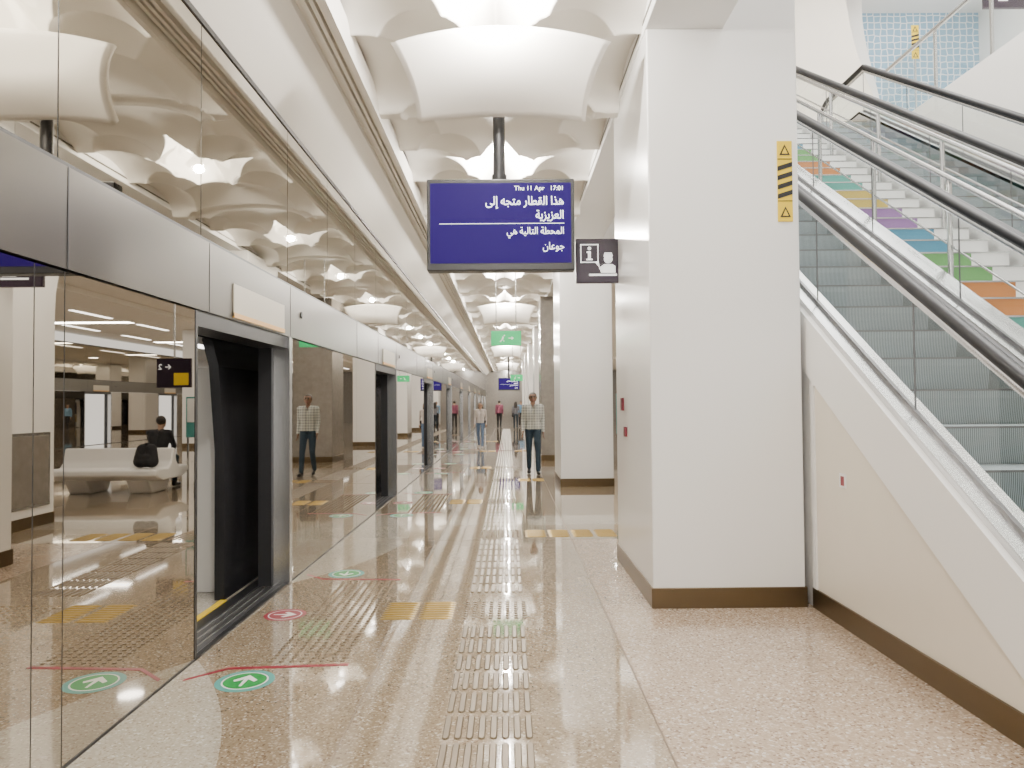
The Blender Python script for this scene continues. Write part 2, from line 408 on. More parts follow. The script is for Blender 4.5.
# ------------------------------------------------------------------ pillars
def pillar(x0, x1, y0, y1, ztop, m, details=False):
    g = empty('pillar')
    box('shaft', x0, x1, y0, y1, 0, ztop, m, g, .012)
    box('plinth', x0-.012, x1+.012, y0-.012, y1+.012, 0, .155, M['bronze'], g, .004)
    return g
p1 = pillar(1.10, 2.27, 5.70, 7.50, 12, M['pillar'])
pillar(.98, 1.97, 13.9, 15.7, 4.5, M['pillar'])
pillar(.90, 1.97, 20.2, 21.6, 4.5, M['stone'])
for yy in (28, 36, 44, 52): pillar(1.0, 1.97, yy, yy+1.6, 4.5, M['pillar'])
for yy in (13.9, 28, 44): pillar(7.4, 8.4, yy, yy+1.6, 4.44, M['pillar'])
box('emergency_call_point', 1.08, 1.10, 7.02, 7.12, 1.50, 1.62, M['maroon'])
box('fire_alarm_box', 1.08, 1.10, 6.85, 6.95, 1.26, 1.35, M['maroon'])

# ------------------------------------------------------------------ escalators
SL, S0, TOP = .62, -1.43, 6.4
Y0 = -S0/SL; Y1 = (TOP-S0)/SL
def line(d, ya=1.0, yb=13.9):
    return [(ya, d), (Y0, d), (Y1, TOP+d), (yb, TOP+d)]
def band(name, x0, x1, d0, d1, m, parent, ya=1.0, yb=13.9):
    a = line(d0, ya, yb); b = line(d1, ya, yb)
    return prism_x(name, a+b[::-1], x0, x1, m, parent)
def escalator(xn, xf, wf=.10):
    g = empty('escalator')
    tread = .38; rise = tread*SL
    vs, fs, fm = [], [], []
    n = int((Y1-Y0)/tread)
    sx0, sx1 = xn+.10, xf-.10
    yy = Y0-.9
    def quad(a, b, c, d, mi):
        k = len(vs); vs.extend([a, b, c, d]); fs.append((k, k+1, k+2, k+3)); fm.append(mi)
    quad((sx0, yy, 0.004), (sx1, yy, 0.004), (sx1, Y0+tread, 0.004), (sx0, Y0+tread, 0.004), 0)
    for i in range(n):
        ya = Y0+(i+1)*tread; z0 = i*rise; z1 = z0+rise
        f = lambda t: ya-.03*math.sin(t*math.pi/2)
        for j in range(4):
            t0, t1 = j/4, (j+1)/4
            quad((sx0, f(t0), z0+rise*t0), (sx1, f(t0), z0+rise*t0), (sx1, f(t1), z0+rise*t1), (sx0, f(t1), z0+rise*t1), 1)
        quad((sx0, ya-.03, z1), (sx1, ya-.03, z1), (sx1, ya+tread-.012, z1), (sx0, ya+tread-.012, z1), 0)
        quad((sx0, ya-.031, z1-.012), (sx1, ya-.031, z1-.012), (sx1, ya-.031, z1+.001), (sx0, ya-.031, z1+.001), 2)
        quad((sx0, ya+tread-.012, z1-.004), (sx1, ya+tread-.012, z1-.004), (sx1, ya+tread+.001, z1-.004), (sx0, ya+tread+.001, z1-.004), 2)
    quad((sx0, Y0+(n+1)*tread, n*rise), (sx1, Y0+(n+1)*tread, n*rise), (sx1, Y0+(n+1)*tread, TOP), (sx0, Y0+(n+1)*tread, TOP), 1)
    quad((sx0, Y0+(n+1)*tread, TOP), (sx1, Y0+(n+1)*tread, TOP), (sx1, 14.2, TOP+.004), (sx0, 14.2, TOP+.004), 0)
    mesh('steps', vs, fs, None, g, mats=[M['stepm'], M['riser'], M['darksteel']], fm=fm)
    band('truss', xn-.1, xf+.1, -.55, -.30, M['white'], g, 1.0, 13.9)
    for x in (xn, xf):
        s = 1 if x == xn else -1
        wo = .10 if x == xn else wf
        a, b = sorted((x+s*.085, x+s*.10))
        band('skirt', a, b, -.30, .16, M['steel'], g)
        a, b = sorted((x-s*wo, x+s*.10))
        band('deck', a, b, .12, .17, M['steel'], g)
        a, b = sorted((x-.012, x+.012))
        band('glass_channel', a, b, .165, .20, M['darksteel'], g)
        a, b = sorted((x-s*wo, x-s*(wo-.015)))
        band('outer_cladding', a, b, -.50, .12, M['white'], g)
        lo = line(.17, .9, 14.0); hi = line(.90, .9, 14.0)
        arcb = [(.9-.365*math.sin(math.pi*i/10), .535-.365*math.cos(math.pi*i/10)) for i in range(1, 10)]
        arct = [(14.0+.365*math.sin(math.pi*i/10), TOP+.535+.365*math.cos(math.pi*i/10)) for i in range(1, 10)]
        out = lo[::-1]+arcb+hi+arct
        mesh('balustrade_glass', [(x, p, q) for p, q in out], [tuple(range(len(out)))], M['glass'], g)
        yy = 1.7
        while yy < 13.5:
            zs = min(max(0, S0+SL*yy), TOP)
            box('glass_joint', x-.005, x+.005, yy-.003, yy+.003, zs+.15, zs+.90, M['darksteel'], g); yy += 1.37
        hr = [(x, .9-.42*math.sin(math.pi*i/12), .53-.42*math.cos(math.pi*i/12)) for i in range(0, 12)]
        hr += [(x, a, b+.05) for a, b in hi]
        hr += [(x, 14.0+.42*math.sin(math.pi*i/12), TOP+.53+.42*math.cos(math.pi*i/12)) for i in range(1, 13)]
        tube('handrail', [(p[0]-.018, p[1], p[2]) for p in hr], .038, M['rubber'], g)
        tube('handrail_inner', [(p[0]+.018, p[1], p[2]) for p in hr], .038, M['rubber'], g)
        gi = [(x, .9-.365*math.sin(math.pi*i/12), .53-.365*math.cos(math.pi*i/12)) for i in range(0, 12)]+[(x, a, b-.02) for a, b in hi]+[(x, 14.0+.355*math.sin(math.pi*i/12), TOP+.53+.355*math.cos(math.pi*i/12)) for i in range(1, 13)]
        tube('handrail_guide', gi, .028, M['steel'], g)
    box('comb_plate', xn+.1, xf-.1, .3, Y0-.75, 0, .012, M['steel'], g)
    box('comb_plate_top', xn+.1, xf-.1, 13.6, 14.4, TOP, TOP+.012, M['steel'], g)
    return g
escalator(2.45, 3.58, .22)
escalator(4.95, 6.20)

# wall beside the escalator with sloping stringer
WX = 2.335
wr = empty('wall_right')
DL = -.33
def wline(y): return S0+DL-.02+SL*y
yz = (-S0-DL+.02)/SL
arc = [(10.2+1.7*(1-math.cos(t)), 2.9+1.6*math.sin(t)) for t in [math.pi/2*i/10 for i in range(11)]]
prism_x('panel_cream', [(yz, 0), (5.64, 0), (5.64, wline(5.64)), (yz+.05, wline(yz+.05))], WX, WX+.03, M['cream'], wr)
prism_x('panel_white', [(5.64, 0), (10.2, 0)]+arc+[(12.3, wline(12.3)), (5.64, wline(5.64))], WX, WX+.03, M['white'], wr)
prism_x('stringer_cladding', [(1.0, 0), (-(S0+DL)/SL, 0), (Y1, TOP+DL), (13.9, TOP+DL), (13.9, TOP+.12), (Y1, TOP+.12), (Y0, .12), (1.0, .12)], WX-.025, WX+.015, M['white'], wr)
box('panel_edge_trim', WX-.012, WX, 5.62, 5.68, 0, wline(5.6), M['white'], wr)
box('baseboard_right', WX-.015, WX, 3.1, 5.69, 0, .15, M['bronze'])
box('baseboard_right', WX-.015, WX, 7.6, 10.2, 0, .15, M['bronze'])
prism_x('wall_escalator_far_side', [(3.07, 0), (10.2, 0)]+arc+[(12.3, wline(12.3))], 6.36, 6.40, M['white'])
cab = empty('equipment_cabinet'); box('door', WX-.03, WX, 9.3, 10.05, .30, 1.2, M['stone'], cab, .005); box('frame', WX-.02, WX+.002, 9.26, 10.09, .26, 1.24, M['steel'], cab)
pq = empty('safety_notice'); box('plate', WX-.006, WX, 5.12, 5.22, .97, 1.07, M['mwhite'], pq); box('symbol', WX-.008, WX-.004, 5.145, 5.195, .985, 1.05, M['red'], pq)

# ------------------------------------------------------------------ coloured staircase between
st = empty('staircase')
cols = [(.50, .19, .05), (.13, .33, .10), (.07, .24, .36), (.26, .13, .32), (.50, .37, .08), (.09, .32, .27)]
cm = [mat('riser_colour_%d' % i, c, .45) for i, c in enumerate(cols)]
T = .30; R = T*SL; n = int((Y1-Y0)/T)
vs, fs, fm = [], [], []
for i in range(n):
    ya = Y0+.15+i*T; z0 = i*R
    for x0, x1, mi in ((3.80, 4.40, 1+(i//2) % 6), (4.40, 4.76, 0)):
        k = len(vs)
        vs += [(x0, ya, z0), (x1, ya, z0), (x1, ya, z0+R), (x0, ya, z0+R), (x1, ya+T, z0+R), (x0, ya+T, z0+R)]
        fs += [(k, k+1, k+2, k+3), (k+3, k+2, k+4, k+5)]; fm += [mi, 0]
mesh('treads', vs, fs, None, st, mats=[M['white']]+cm, fm=fm)
boxes('nosings', [(3.8, 4.76, Y0+.15+i*T-.004, Y0+.15+i*T+.04, (i+1)*R-.012, (i+1)*R+.002) for i in range(n)], M['steel'], st)
band('stair_soffit', 3.80, 4.76, -.42, -.2, M['white'], st, 2.0, 13.9)
for x in (3.92, 4.66):
    tube('stair_rail', [(x, a, b) for a, b in line(.95, 2.0, 13.8)], .024, M['steel'], st)
    tube('stair_midrail', [(x, a, b) for a, b in line(.65, 2.0, 13.8)], .010, M['steel'], st)
    tube('stair_lowrail', [(x, a, b) for a, b in line(.35, 2.0, 13.8)], .010, M['steel'], st)
    yy = 2.5
    while yy < 13.6:
        zs = min(S0+SL*yy, TOP); zs = max(0, zs)
        tube('stair_post', [(x, yy, zs-.1), (x, yy, zs+.95)], .024, M['steel'], st); yy += 1.33

# ------------------------------------------------------------------ atrium upper parts
box('upper_landing_floor', 1.7, 7.0, 13.9, 20, 6.38, 6.395, M['floorC'])
wl = empty('wall_atrium'); box('left_wall', 1.6, 1.7, 7.6, YB, 5.3, 12.2, M['white'], wl); box('left_wall_near', 1.6, 1.7, YA, 5.6, 5.3, 12.2, M['white'], wl)
bb = empty('wall_upper_back')
box('cream_part', 1.7, 9.75, 20.0, 20.2, 6.4, 12.2, M['cream'], bb)
box('mosaic_part', 9.75, 13.3, 20.0, 20.2, 6.4, 12.2, M['mosaic'], bb)
ap = [(8.3, 6.56), (8.3, 12.2), (9.45, 12.2)]+[(9.45+.55*math.sin(math.pi/2*i/10)**2, 12.0-3.6*i/10) for i in range(11)]+[(10.15, 6.56)]
prism_y('arch_rib', ap, 19.3, 19.9, M['white'], bb)
ap2 = [(7.0, 6.56), (7.0, 12.2), (8.2, 12.2)]+[(8.2+.9*(i/12)**2*1.0, 12.0-3.6*i/12) for i in range(13)]+[(9.3, 6.56)]
prism_y('arch_rib_near', ap2, 17.6, 18.2, M['cream'], bb)
box('wall_upper_side', 13.0, 13.2, YA, 20, 6.55, 12.2, M['white'])
box('wall_upper_near', 1.7, 13.0, YA-.1, YA, 4.45, 12.2, M['white'])
uc = empty('ceiling_atrium'); box('slab', 1.6, 13.3, YA, 20.2, 12.2, 12.4, M['white'], uc)
boxes('light_slots', [(9.9+.28*i, 10.02+.28*i, 17.2, 19.2, 12.17, 12.2) for i in range(7)]+[(3+2.6*i, 3.5+2.6*i, yy, yy+2, 12.17, 12.2) for i in range(4) for yy in (0, 4, 8, 12)], M['lampsoft'], uc)
for xx, yy, e in ((4.5, 4, 850), (4.5, 10, 850), (9.5, 14, 450)):
    ld = bpy.data.lights.new('atrium_light', 'AREA'); ld.shape = 'RECTANGLE'; ld.size = 4.5; ld.size_y = 4.5; ld.energy = e; ld.color = (1, .98, .96)
    lo = bpy.data.objects.new('atrium_light', ld); lo.location = (xx, yy, 12.1); C.objects.link(lo); lo.parent = uc
gb = empty('glass_balustrade')
mesh('glass', [(7.03, YA+.1, 6.56), (7.03, 13.6, 6.56), (7.03, 13.6, 7.62), (7.03, YA+.1, 7.62)], [(0, 1, 2, 3)], M['glass'], gb)
tube('top_rail', [(7.03, YA+.1, 7.65), (7.03, 13.6, 7.65)], .035, M['steel'], gb)
for i in range(12): box('post', 7.01, 7.05, YA+.5+1.4*i, YA+.54+1.4*i, 6.56, 7.64, M['steel'], gb)

box('wall_end', -5.8, 13.3, YB, YB+.2, 0, 5.3, M['stone'])
# ------------------------------------------------------------------ hazard signs
def hazard(x, y, z0, z1, w):
    g = empty('hazard_sign'); h = z1-z0
    box('panel', x, x+w, y-.008, y, z0, z1, M['yellow'], g)
    a, b = z0+.28*h, z1-.26*h
    n = 4
    for i in range(n):
        zz = a+(b-a)*i/n; t = (b-a)/n*.5
        prism_y('stripe', [(x, zz), (x+w, zz+t), (x+w, zz+2*t), (x, zz+t)], y-.011, y-.008, M['black'], g)
    for (c, s) in ((z1-.11*h, 1), (z0+.12*h, 1)):
        q = w*.36
        prism_y('warning_triangle', [(x+w/2-q, c-q), (x+w/2+q, c-q), (x+w/2, c+q)], y-.011, y-.008, M['black'], g)
        prism_y('warning_inner', [(x+w/2-q*.55, c-q*.75), (x+w/2+q*.55, c-q*.75), (x+w/2, c+q*.45)], y-.013, y-.011, M['yellow'], g)
    for zz in (z0+.25*h, z1-.23*h): box('divider', x, x+w, y-.010, y-.008, zz, zz+.006, M['black'], g)
hazard(2.105, 5.70, 2.97, 3.60, .115)
# second one hangs on its own post at the upper level
hazard(10.75, 19.3, 10.6, 11.5, .2)
box('hazard_sign_post', 10.83, 10.87, 19.3, 19.34, 6.56, 11.5, M['steel'])
# ------------------------------------------------------------------ passenger display
ARA = {
 'l1': '\uFEEB\uFEAC\uFE8D \uFE8D\uFEDF\uFED8\uFEC4\uFE8E\uFEAD \uFEE3\uFE98\uFEA0\uFEEA \uFE87\uFEDF\uFEF0',
 'l2': '\uFE8D\uFEDF\uFECC\uFEB0\uFEF3\uFEB0\uFEF3\uFE94',
 'l3': '\uFE8D\uFEDF\uFEE4\uFEA4\uFEC4\uFE94 \uFE8D\uFEDF\uFE98\uFE8E\uFEDF\uFEF4\uFE94 \uFEEB\uFEF2',
 'l4': '\uFE9F\uFEEE\uFECB\uFE8E\uFEE5'}
def display(x, y, z, w, h, full=True, ztop=3.98):
    g = empty('information_display')
    box('housing', x-w/2, x+w/2, y, y+.14, z-h/2, z+h/2, M['black'], g, .008)
    box('screen', x-w/2+.028, x+w/2-.028, y-.004, y+.0, z-h/2+.06, z+h/2-.035, M['screen'], g)
    tube('post', [(x-.01, y+.07, z+h/2-.02), (x-.01, y+.07, ztop)], .05, M['black'], g)
    tube('post_collar', [(x-.01, y+.07, z+h/2), (x-.01, y+.07, z+h/2+.05)], .062, M['black'], g)
    rx = x+w/2-.085; yy = y-.005
    k = w/1.2
    text('time_text', 'Thu 11 Apr   17:01', rx+.0*k, yy, z+h/2-.08*k, .052*k, M['stext'], g, 'RIGHT')
    for key, dz, sz, of in (('l1', .185, .099, .0006), ('l2', .30, .097, .0006), ('l3', .43, .080, 0), ('l4', .555, .084, 0)):
        text('arabic_'+key, ARA[key][::-1], rx, yy, z+h/2-dz*k, sz*k, M['stext'], g, 'RIGHT', off=of, sx=.83)
    box('rule', x-w/2+.1*k, rx, yy-.001, yy, z+h/2-.369*k, z+h/2-.365*k, M['stext'], g)
    return g
display(-.05, 6.08, 3.055, 1.22, .76)
display(.05, 38, 2.55, 1.1, .65, ztop=4.45)
def isign():
    g = empty('information_sign'); y = 7.28; x0, x1, z0, z1 = .68, 1.10, 2.76, 3.20
    box('panel', x0, x1+.01, y, y+.06, z0, z1, M['purple'], g, .01)
    yy = y-.002; W = M['signw']
    def fr(ax, bx_, az, bz, t):
        for n_, b in enumerate([(ax, bx_, az, az+t), (ax, bx_, bz-t, bz), (ax, ax+t, az, bz), (bx_-t, bx_, az, bz)]): box('bubble_%d' % n_, b[0], b[1], yy, y, b[2], b[3], W, g)
    fr(x0+.045, x0+.225, z0+.20, z0+.385, .010)
    prism_y('bubble_tail', [(x0+.19, z0+.205), (x0+.235, z0+.15), (x0+.225, z0+.22)], yy, y, W, g)
    box('i_stem', x0+.122, x0+.148, yy, y, z0+.23, z0+.31, W, g); box('i_serif', x0+.108, x0+.148, yy, y, z0+.297, z0+.312, W, g); box('i_foot', x0+.105, x0+.165, yy, y, z0+.225, z0+.240, W, g)
    prism_y('i_dot', [(x0+.135+a, z0+.343+b) for a, b in disc(0, 0, .017, 14)], yy, y, W, g)
    prism_y('head', [(x0+.32+a, z0+.235+b) for a, b in disc(0, 0, .042, 20)], yy, y, W, g)
    prism_y('cap', [(x0+.275, z0+.262), (x0+.365, z0+.262), (x0+.355, z0+.30), (x0+.285, z0+.30)], yy-.001, y, W, g)
    prism_y('torso', [(x0+.25, z0+.10), (x0+.39, z0+.10), (x0+.39, z0+.165), (x0+.36, z0+.185), (x0+.28, z0+.185), (x0+.23, z0+.15)], yy, y, W, g)
    box('desk', x0+.13, x0+.405, yy, y, z0+.07, z0+.09, W, g)
isign()
def exit_sign(x, y, z, w, h):
    g = empty('exit_sign'); box('panel', x-w/2, x+w/2, y, y+.08, z-h/2, z+h/2, M['gsign'], g)
    k = .6*h/.29
    def P_(pts): return [(x-.12*k+a*k, z+b*k) for a, b in pts]
    prism_y('figure_body', P_([(-.04, -.05), (.02, -.05), (.05, .05), (.0, .06)]), y-.003, y, M['mwhite'], g)
    prism_y('figure_head', P_([(.06+a, .09+b) for a, b in disc(0, 0, .022, 12)]), y-.003, y, M['mwhite'], g)
    prism_y('figure_leg', P_([(-.10, -.13), (-.06, -.13), (.02, -.04), (-.03, -.03)]), y-.003, y, M['mwhite'], g)
    prism_y('figure_leg_front', P_([(.0, -.05), (.06, -.08), (.05, -.13), (.02, -.08)]), y-.003, y, M['mwhite'], g)
    prism_y('arrow', P_([(.2, -.015), (.3, -.015), (.3, -.06), (.38, 0), (.3, .06), (.3, .015), (.2, .015)]), y-.003, y, M['mwhite'], g)
    for dx in (-w/3, w/3): tube('hanger', [(x+dx, y+.04, z+h/2), (x+dx, y+.04, 4.5)], .01, M['steel'], g)
exit_sign(-.03, 14.8, 2.88, .60, .29)
exit_sign(.35, 30, 2.6, .5, .25)
def dirsign(x, y, z):
    g = empty('direction_sign'); box('panel', x-.35, x+.35, y, y+.06, z-.3, z+.3, M['purple'], g)
    box('yellow_icon', x-.3, x, y-.003, y, z-.25, z, M['yellow'], g); text('label', '← 2', x+.18, y-.004, z+.12, .16, M['signw'], g, 'CENTER')
    tube('hanger', [(x, y+.03, z+.3), (x, y+.03, 4.6)], .02, M['steel'], g)
dirsign(2.95, 15.2, 2.25)
po = empty('poster_stand'); box('panel', 2.14, 2.46, 14.65, 14.69, .95, 1.75, M['teal'], po); box('paper', 2.17, 2.43, 14.635, 14.65, 1.25, 1.72, M['mwhite'], po); box('post_left', 2.16, 2.19, 14.65, 14.68, 0, .95, M['steel'], po); box('post_right', 2.41, 2.44, 14.65, 14.68, 0, .95, M['steel'], po)
us = empty('exit_number_sign'); box('panel', 8.3, 9.6, 12.6, 12.66, 8.36, 8.86, M['purple'], us); text('number', '2', 8.62, 12.59, 8.59, .4, M['signw'], us, 'CENTER'); box('hanger', 8.9, 8.93, 12.6, 12.63, 8.86, 12.2, M['steel'], us)

# ------------------------------------------------------------------ bench (double sided, sculpted)
be = empty('platform_bench')
bx0, bx1, by = 2.30, 4.30, 13.15
prof = [(by-.06, .34), (by-.04, .44), (by+.05, .46), (by+.42, .45), (by+.54, .56), (by+.60, .80), (by+.68, .80), (by+.74, .56), (by+.86, .45), (by+1.2, .46), (by+1.26, .42), (by+1.26, .34), (by+1.0, .24), (by+.2, .24)]
o = prism_x('seat', prof, bx0, bx1, M['white'], be); b_ = o.modifiers.new('b', 'BEVEL'); b_.width = .03; b_.segments = 3
for xx in (bx0+.25, bx1-.65):
    o = prism_x('leg', [(by+.30, 0), (by+.90, 0), (by+1.06, .26), (by+.14, .26)], xx, xx+.40, M['white'], be); b_ = o.modifiers.new('b', 'BEVEL'); b_.width = .03; b_.segments = 3

# ------------------------------------------------------------------ people
def capsule(a, b, ra, rb, vs, fs, seg=12, rings=5):
    a = Vector(a); b = Vector(b); d = b-a; Ln = d.length
    if Ln < 1e-5: d = Vector((0, 0, 1)); Ln = 1e-5
    q = Vector((0, 0, 1)).rotation_difference(d.normalized())
    k = len(vs); rows = []
    for i in range(rings+1):
        t = -math.pi/2+math.pi/2*i/rings; rows.append((ra*math.sin(t), ra*math.cos(t)))
    for i in range(rings+1):
        t = math.pi/2*i/rings; rows.append((Ln+rb*math.sin(t), rb*math.cos(t)))
    for z, r in rows:
        for j in range(seg):
            an = 2*math.pi*j/seg; vs.append(tuple(a+q @ Vector((max(r, 1e-4)*math.cos(an), max(r, 1e-4)*math.sin(an), z))))
    nr = len(rows)
    for i in range(nr-1):
        for j in range(seg): fs.append((k+i*seg+j, k+i*seg+(j+1) % seg, k+(i+1)*seg+(j+1) % seg, k+(i+1)*seg+j))
    fs.append(tuple(k+j for j in reversed(range(seg)))); fs.append(tuple(k+(nr-1)*seg+j for j in range(seg)))
LABS = ['skin', 'shirt', 'sleeve', 'pants', 'shoe', 'hair', 'eye', 'lip', 'scalp', 'bag']
def person(name, J, mats_, loc, rotz, scale=1.0, voxel=.010, longhair=False, extra=None, slim=1.0):
    P = []
    def c(a, b, ra, rb, l): P.append((Vector(a), Vector(b), ra, rb, l))
    pel, che, nk, hd = [Vector(J[k]) for k in ('pelvis', 'chest', 'neck', 'head')]
    W = slim
    for s in (-1, 1):
        ox = Vector((s*.065*W, 0, 0))
        c(pel+ox, pel+ox*1.0+Vector((0, 0, .05)), .105*W, .105*W, 'pants')
        c(pel+ox+Vector((0, 0, .03)), (pel+che)/2+ox*.9, .112*W, .098*W, 'shirt')
        c((pel+che)/2+ox*.9, che+ox*1.25, .098*W, .112*W, 'shirt')
        c(che+ox*1.25, che+Vector((s*.10*W, 0, .10)), .11*W, .085*W, 'shirt')
        sh = Vector(J['sh'+('L' if s > 0 else 'R')]); el = Vector(J['el'+('L' if s > 0 else 'R')]); wr_ = Vector(J['wr'+('L' if s > 0 else 'R')])
        c(nk-Vector((0, 0, .05)), sh, .055, .062*W, 'shirt')
        c(sh, el, .060*W, .046*W, 'shirt'); c(el, wr_, .045*W, .034*W, 'sleeve')
        hdv = (wr_-el).normalized() if 'ha'+('L' if s > 0 else 'R') not in J else Vector(J['ha'+('L' if s > 0 else 'R')]).normalized()
        side = Vector((0, -1, 0)) if abs(hdv.z) > .5 else Vector((0, 0, 1))
        side = (side-side.dot(hdv)*hdv).normalized(); nrm = hdv.cross(side)
        c(wr_, wr_+hdv*.03, .026, .026, 'skin')
        for q in (-.022, -.007, .008, .022): c(wr_+hdv*.02+side*q*.7, wr_+hdv*.085+side*q, .015, .013, 'skin')
        for q, ln in ((-.028, .055), (-.010, .068), (.009, .075), (.027, .066)):
            k0 = wr_+hdv*.09+side*q; k1 = k0+hdv*ln*.55-nrm*s*.008; k2 = k1+hdv*ln*.45-nrm*s*.018
            c(k0, k1, .0105, .0095, 'skin'); c(k1, k2, .0095, .0085, 'skin')
        c(wr_+hdv*.03+side*.018, wr_+hdv*.07+side*.045, .013, .011, 'skin'); c(wr_+hdv*.07+side*.045, wr_+hdv*.10+side*.05, .011, .009, 'skin')
        t = 'L' if s > 0 else 'R'
        hp, kn, an, to = [Vector(J[x+t]) for x in ('hip', 'kn', 'an', 'toe')]
        c(hp, kn, .092*W, .064*W, 'pants'); c(kn, kn*.45+an*.55, .062*W, .058*W, 'pants'); c(kn*.45+an*.55, an, .058*W, .050, 'pants')
        fd = (to-an); fd.z = 0; fd.normalize()
        hl = an-fd*.04-Vector((0, 0, an.z-J.get('heel'+t, .035)))
        c(hl, to-fd*.05, .036, .038, 'shoe'); c(to-fd*.06+Vector((.012, 0, 0)), to, .037, .028, 'shoe'); c(to-fd*.06-Vector((.012, 0, 0)), to, .037, .028, 'shoe')
        c(an, hl+Vector((0, 0, .02)), .040, .038, 'shoe')
    f = Vector(J.get('face', (0, -1, 0))).normalized(); up = Vector((0, 0, 1)); rt = f.cross(up).normalized()
    c(nk-Vector((0, 0, .05)), hd-up*.05-f*.01, .056*W, .050, 'skin')
    c(hd+up*.035-f*.025, hd+up*.035+f*.005, .088, .080, 'scalp')
    c(hd+f*.012+up*.03, hd+f*.022-up*.045, .074, .052, 'skin')
    c(hd+f*.05-up*.078, hd+f*.052-up*.07, .030, .030, 'skin')
    for s in (-1, 1):
        c(hd+rt*s*.03-up*.065+f*.02, hd+rt*s*.05-up*.04-f*.0, .028, .03, 'skin')
        c(hd+rt*s*.080+up*.015-f*.01, hd+rt*s*.080-up*.02-f*.008, .014, .010, 'skin')
        c(hd+rt*s*.031+up*.012+f*.084, hd+rt*s*.033+up*.012+f*.085, .010, .010, 'eye')
        c(hd+rt*s*.018+up*.034+f*.088, hd+rt*s*.048+up*.034+f*.078, .008, .007, 'hair')
    c(hd+up*.012+f*.085, hd-up*.018+f*.102, .009, .014, 'skin')
    c(hd-up*.047-rt*.018+f*.080, hd-up*.047+rt*.018+f*.080, .008, .008, 'lip')
    if longhair:
        c(hd+up*.045-f*.035, hd+up*.04-f*.01, .095, .088, 'hair')
        for s in (-1, 0, 1): c(hd+rt*s*.055-f*.05, nk-up*.12+rt*s*.06-f*.06, .05, .035, 'hair')
    if extra: P += [(Vector(a), Vector(b), r1, r2, l) for a, b, r1, r2, l in extra]
    vs, fs = [], []
    for a, b, ra, rb, l in P: capsule(a, b, ra, rb, vs, fs)
    me = bpy.data.meshes.new(name); me.from_pydata(vs, [], fs); o = bpy.data.objects.new(name, me); C.objects.link(o)
    r = o.modifiers.new('r', 'REMESH'); r.mode = 'VOXEL'; r.voxel_size = voxel; r.use_smooth_shade = True
    s_ = o.modifiers.new('s', 'SMOOTH'); s_.factor = .5; s_.iterations = 2
    dg = bpy.context.evaluated_depsgraph_get(); ev = o.evaluated_get(dg); nm = bpy.data.meshes.new_from_object(ev)
    o.modifiers.clear(); o.data = nm
    labs = LABS
    nm.materials.clear()
    for l in labs: nm.materials.append(mats_[l])
    n = len(nm.polygons); cen = np.zeros(n*3); nm.polygons.foreach_get('center', cen); cen = cen.reshape(-1, 3)
    best = np.full(n, 1e9); idx = np.zeros(n, dtype=int)
    for a, b, ra, rb, l in P:
        a_ = np.array(a); d = np.array(b)-a_; t = np.clip(((cen-a_) @ d)/max(1e-9, d @ d), 0, 1)
        ds = np.linalg.norm(cen-(a_+t[:, None]*d), axis=1)-(ra+(rb-ra)*t)
        if l in ('eye', 'lip'): ds = ds-.002
        m_ = ds < best; best[m_] = ds[m_]; idx[m_] = labs.index(l)
    h = np.array(hd); ff = np.array(f); sc = idx == labs.index('scalp'); rel = cen-h
    front = rel @ ff
    face = sc & (rel[:, 2] < .075) & (front > .025)
    idx[face] = 0
    nm.polygons.foreach_set('material_index', idx); nm.polygons.foreach_set('use_smooth', [True]*n); nm.update()
    o.location = loc; o.rotation_euler = (0, 0, rotz); o.scale = (scale,)*3
    return o
def plaid():
    m, nt, b = newmat('plaid_shirt'); tc = nt.nodes.new('ShaderNodeTexCoord')
    cur = None
    for ax in ('X', 'Z'):
        w = nt.nodes.new('ShaderNodeTexWave'); w.bands_direction = ax; w.inputs['Scale'].default_value = 5.5; nt.links.new(tc.outputs['Object'], w.inputs['Vector'])
        cr = nt.nodes.new('ShaderNodeValToRGB'); cr.color_ramp.elements[0].color = (.46, .46, .42, 1); cr.color_ramp.elements[1].color = (.17, .18, .18, 1)
        cr.color_ramp.elements[0].position = .3; cr.color_ramp.elements[1].position = 1.0
        nt.links.new(w.outputs['Fac'], cr.inputs[0])
        if cur is None: cur = cr.outputs[0]
        else:
            mx = nt.nodes.new('ShaderNodeMix'); mx.data_type = 'RGBA'; mx.inputs[0].default_value = .5
            nt.links.new(cur, mx.inputs[6]); nt.links.new(cr.outputs[0], mx.inputs[7]); cur = mx.outputs[2]
    nt.links.new(cur, b.inputs['Base Color']); b.inputs['Roughness'].default_value = .8
    return m
skinD = mat('skin_dark', (.18, .095, .06), .5); skinL = mat('skin_tan', (.42, .26, .17), .5)
navy = mat('navy_jeans', (.012, .028, .045), .8, var=.2, vscale=30); jeans = mat('blue_jeans', (.10, .15, .24), .8, var=.2, vscale=30)
hair = mat('dark_hair', (.02, .015, .012), .5); blackc = mat('black_fabric', (.015, .015, .018), .8); lightc = mat('pale_fabric', (.5, .45, .42), .8); lipm = mat('lips', (.22, .08, .07), .5)
pink = mat('mauve_fabric', (.22, .06, .10), .8); greyc = mat('grey_fabric', (.16, .16, .18), .8); blueshirt = mat('blue_shirt', (.16, .30, .45), .8)
def MT(skin, shirt, pants, shoe, scalp=None, sleeve=None):
    return dict(skin=skin, shirt=shirt, sleeve=sleeve or shirt, pants=pants, shoe=shoe, hair=hair, eye=M['black'], lip=lipm, scalp=scalp or hair, bag=blackc)
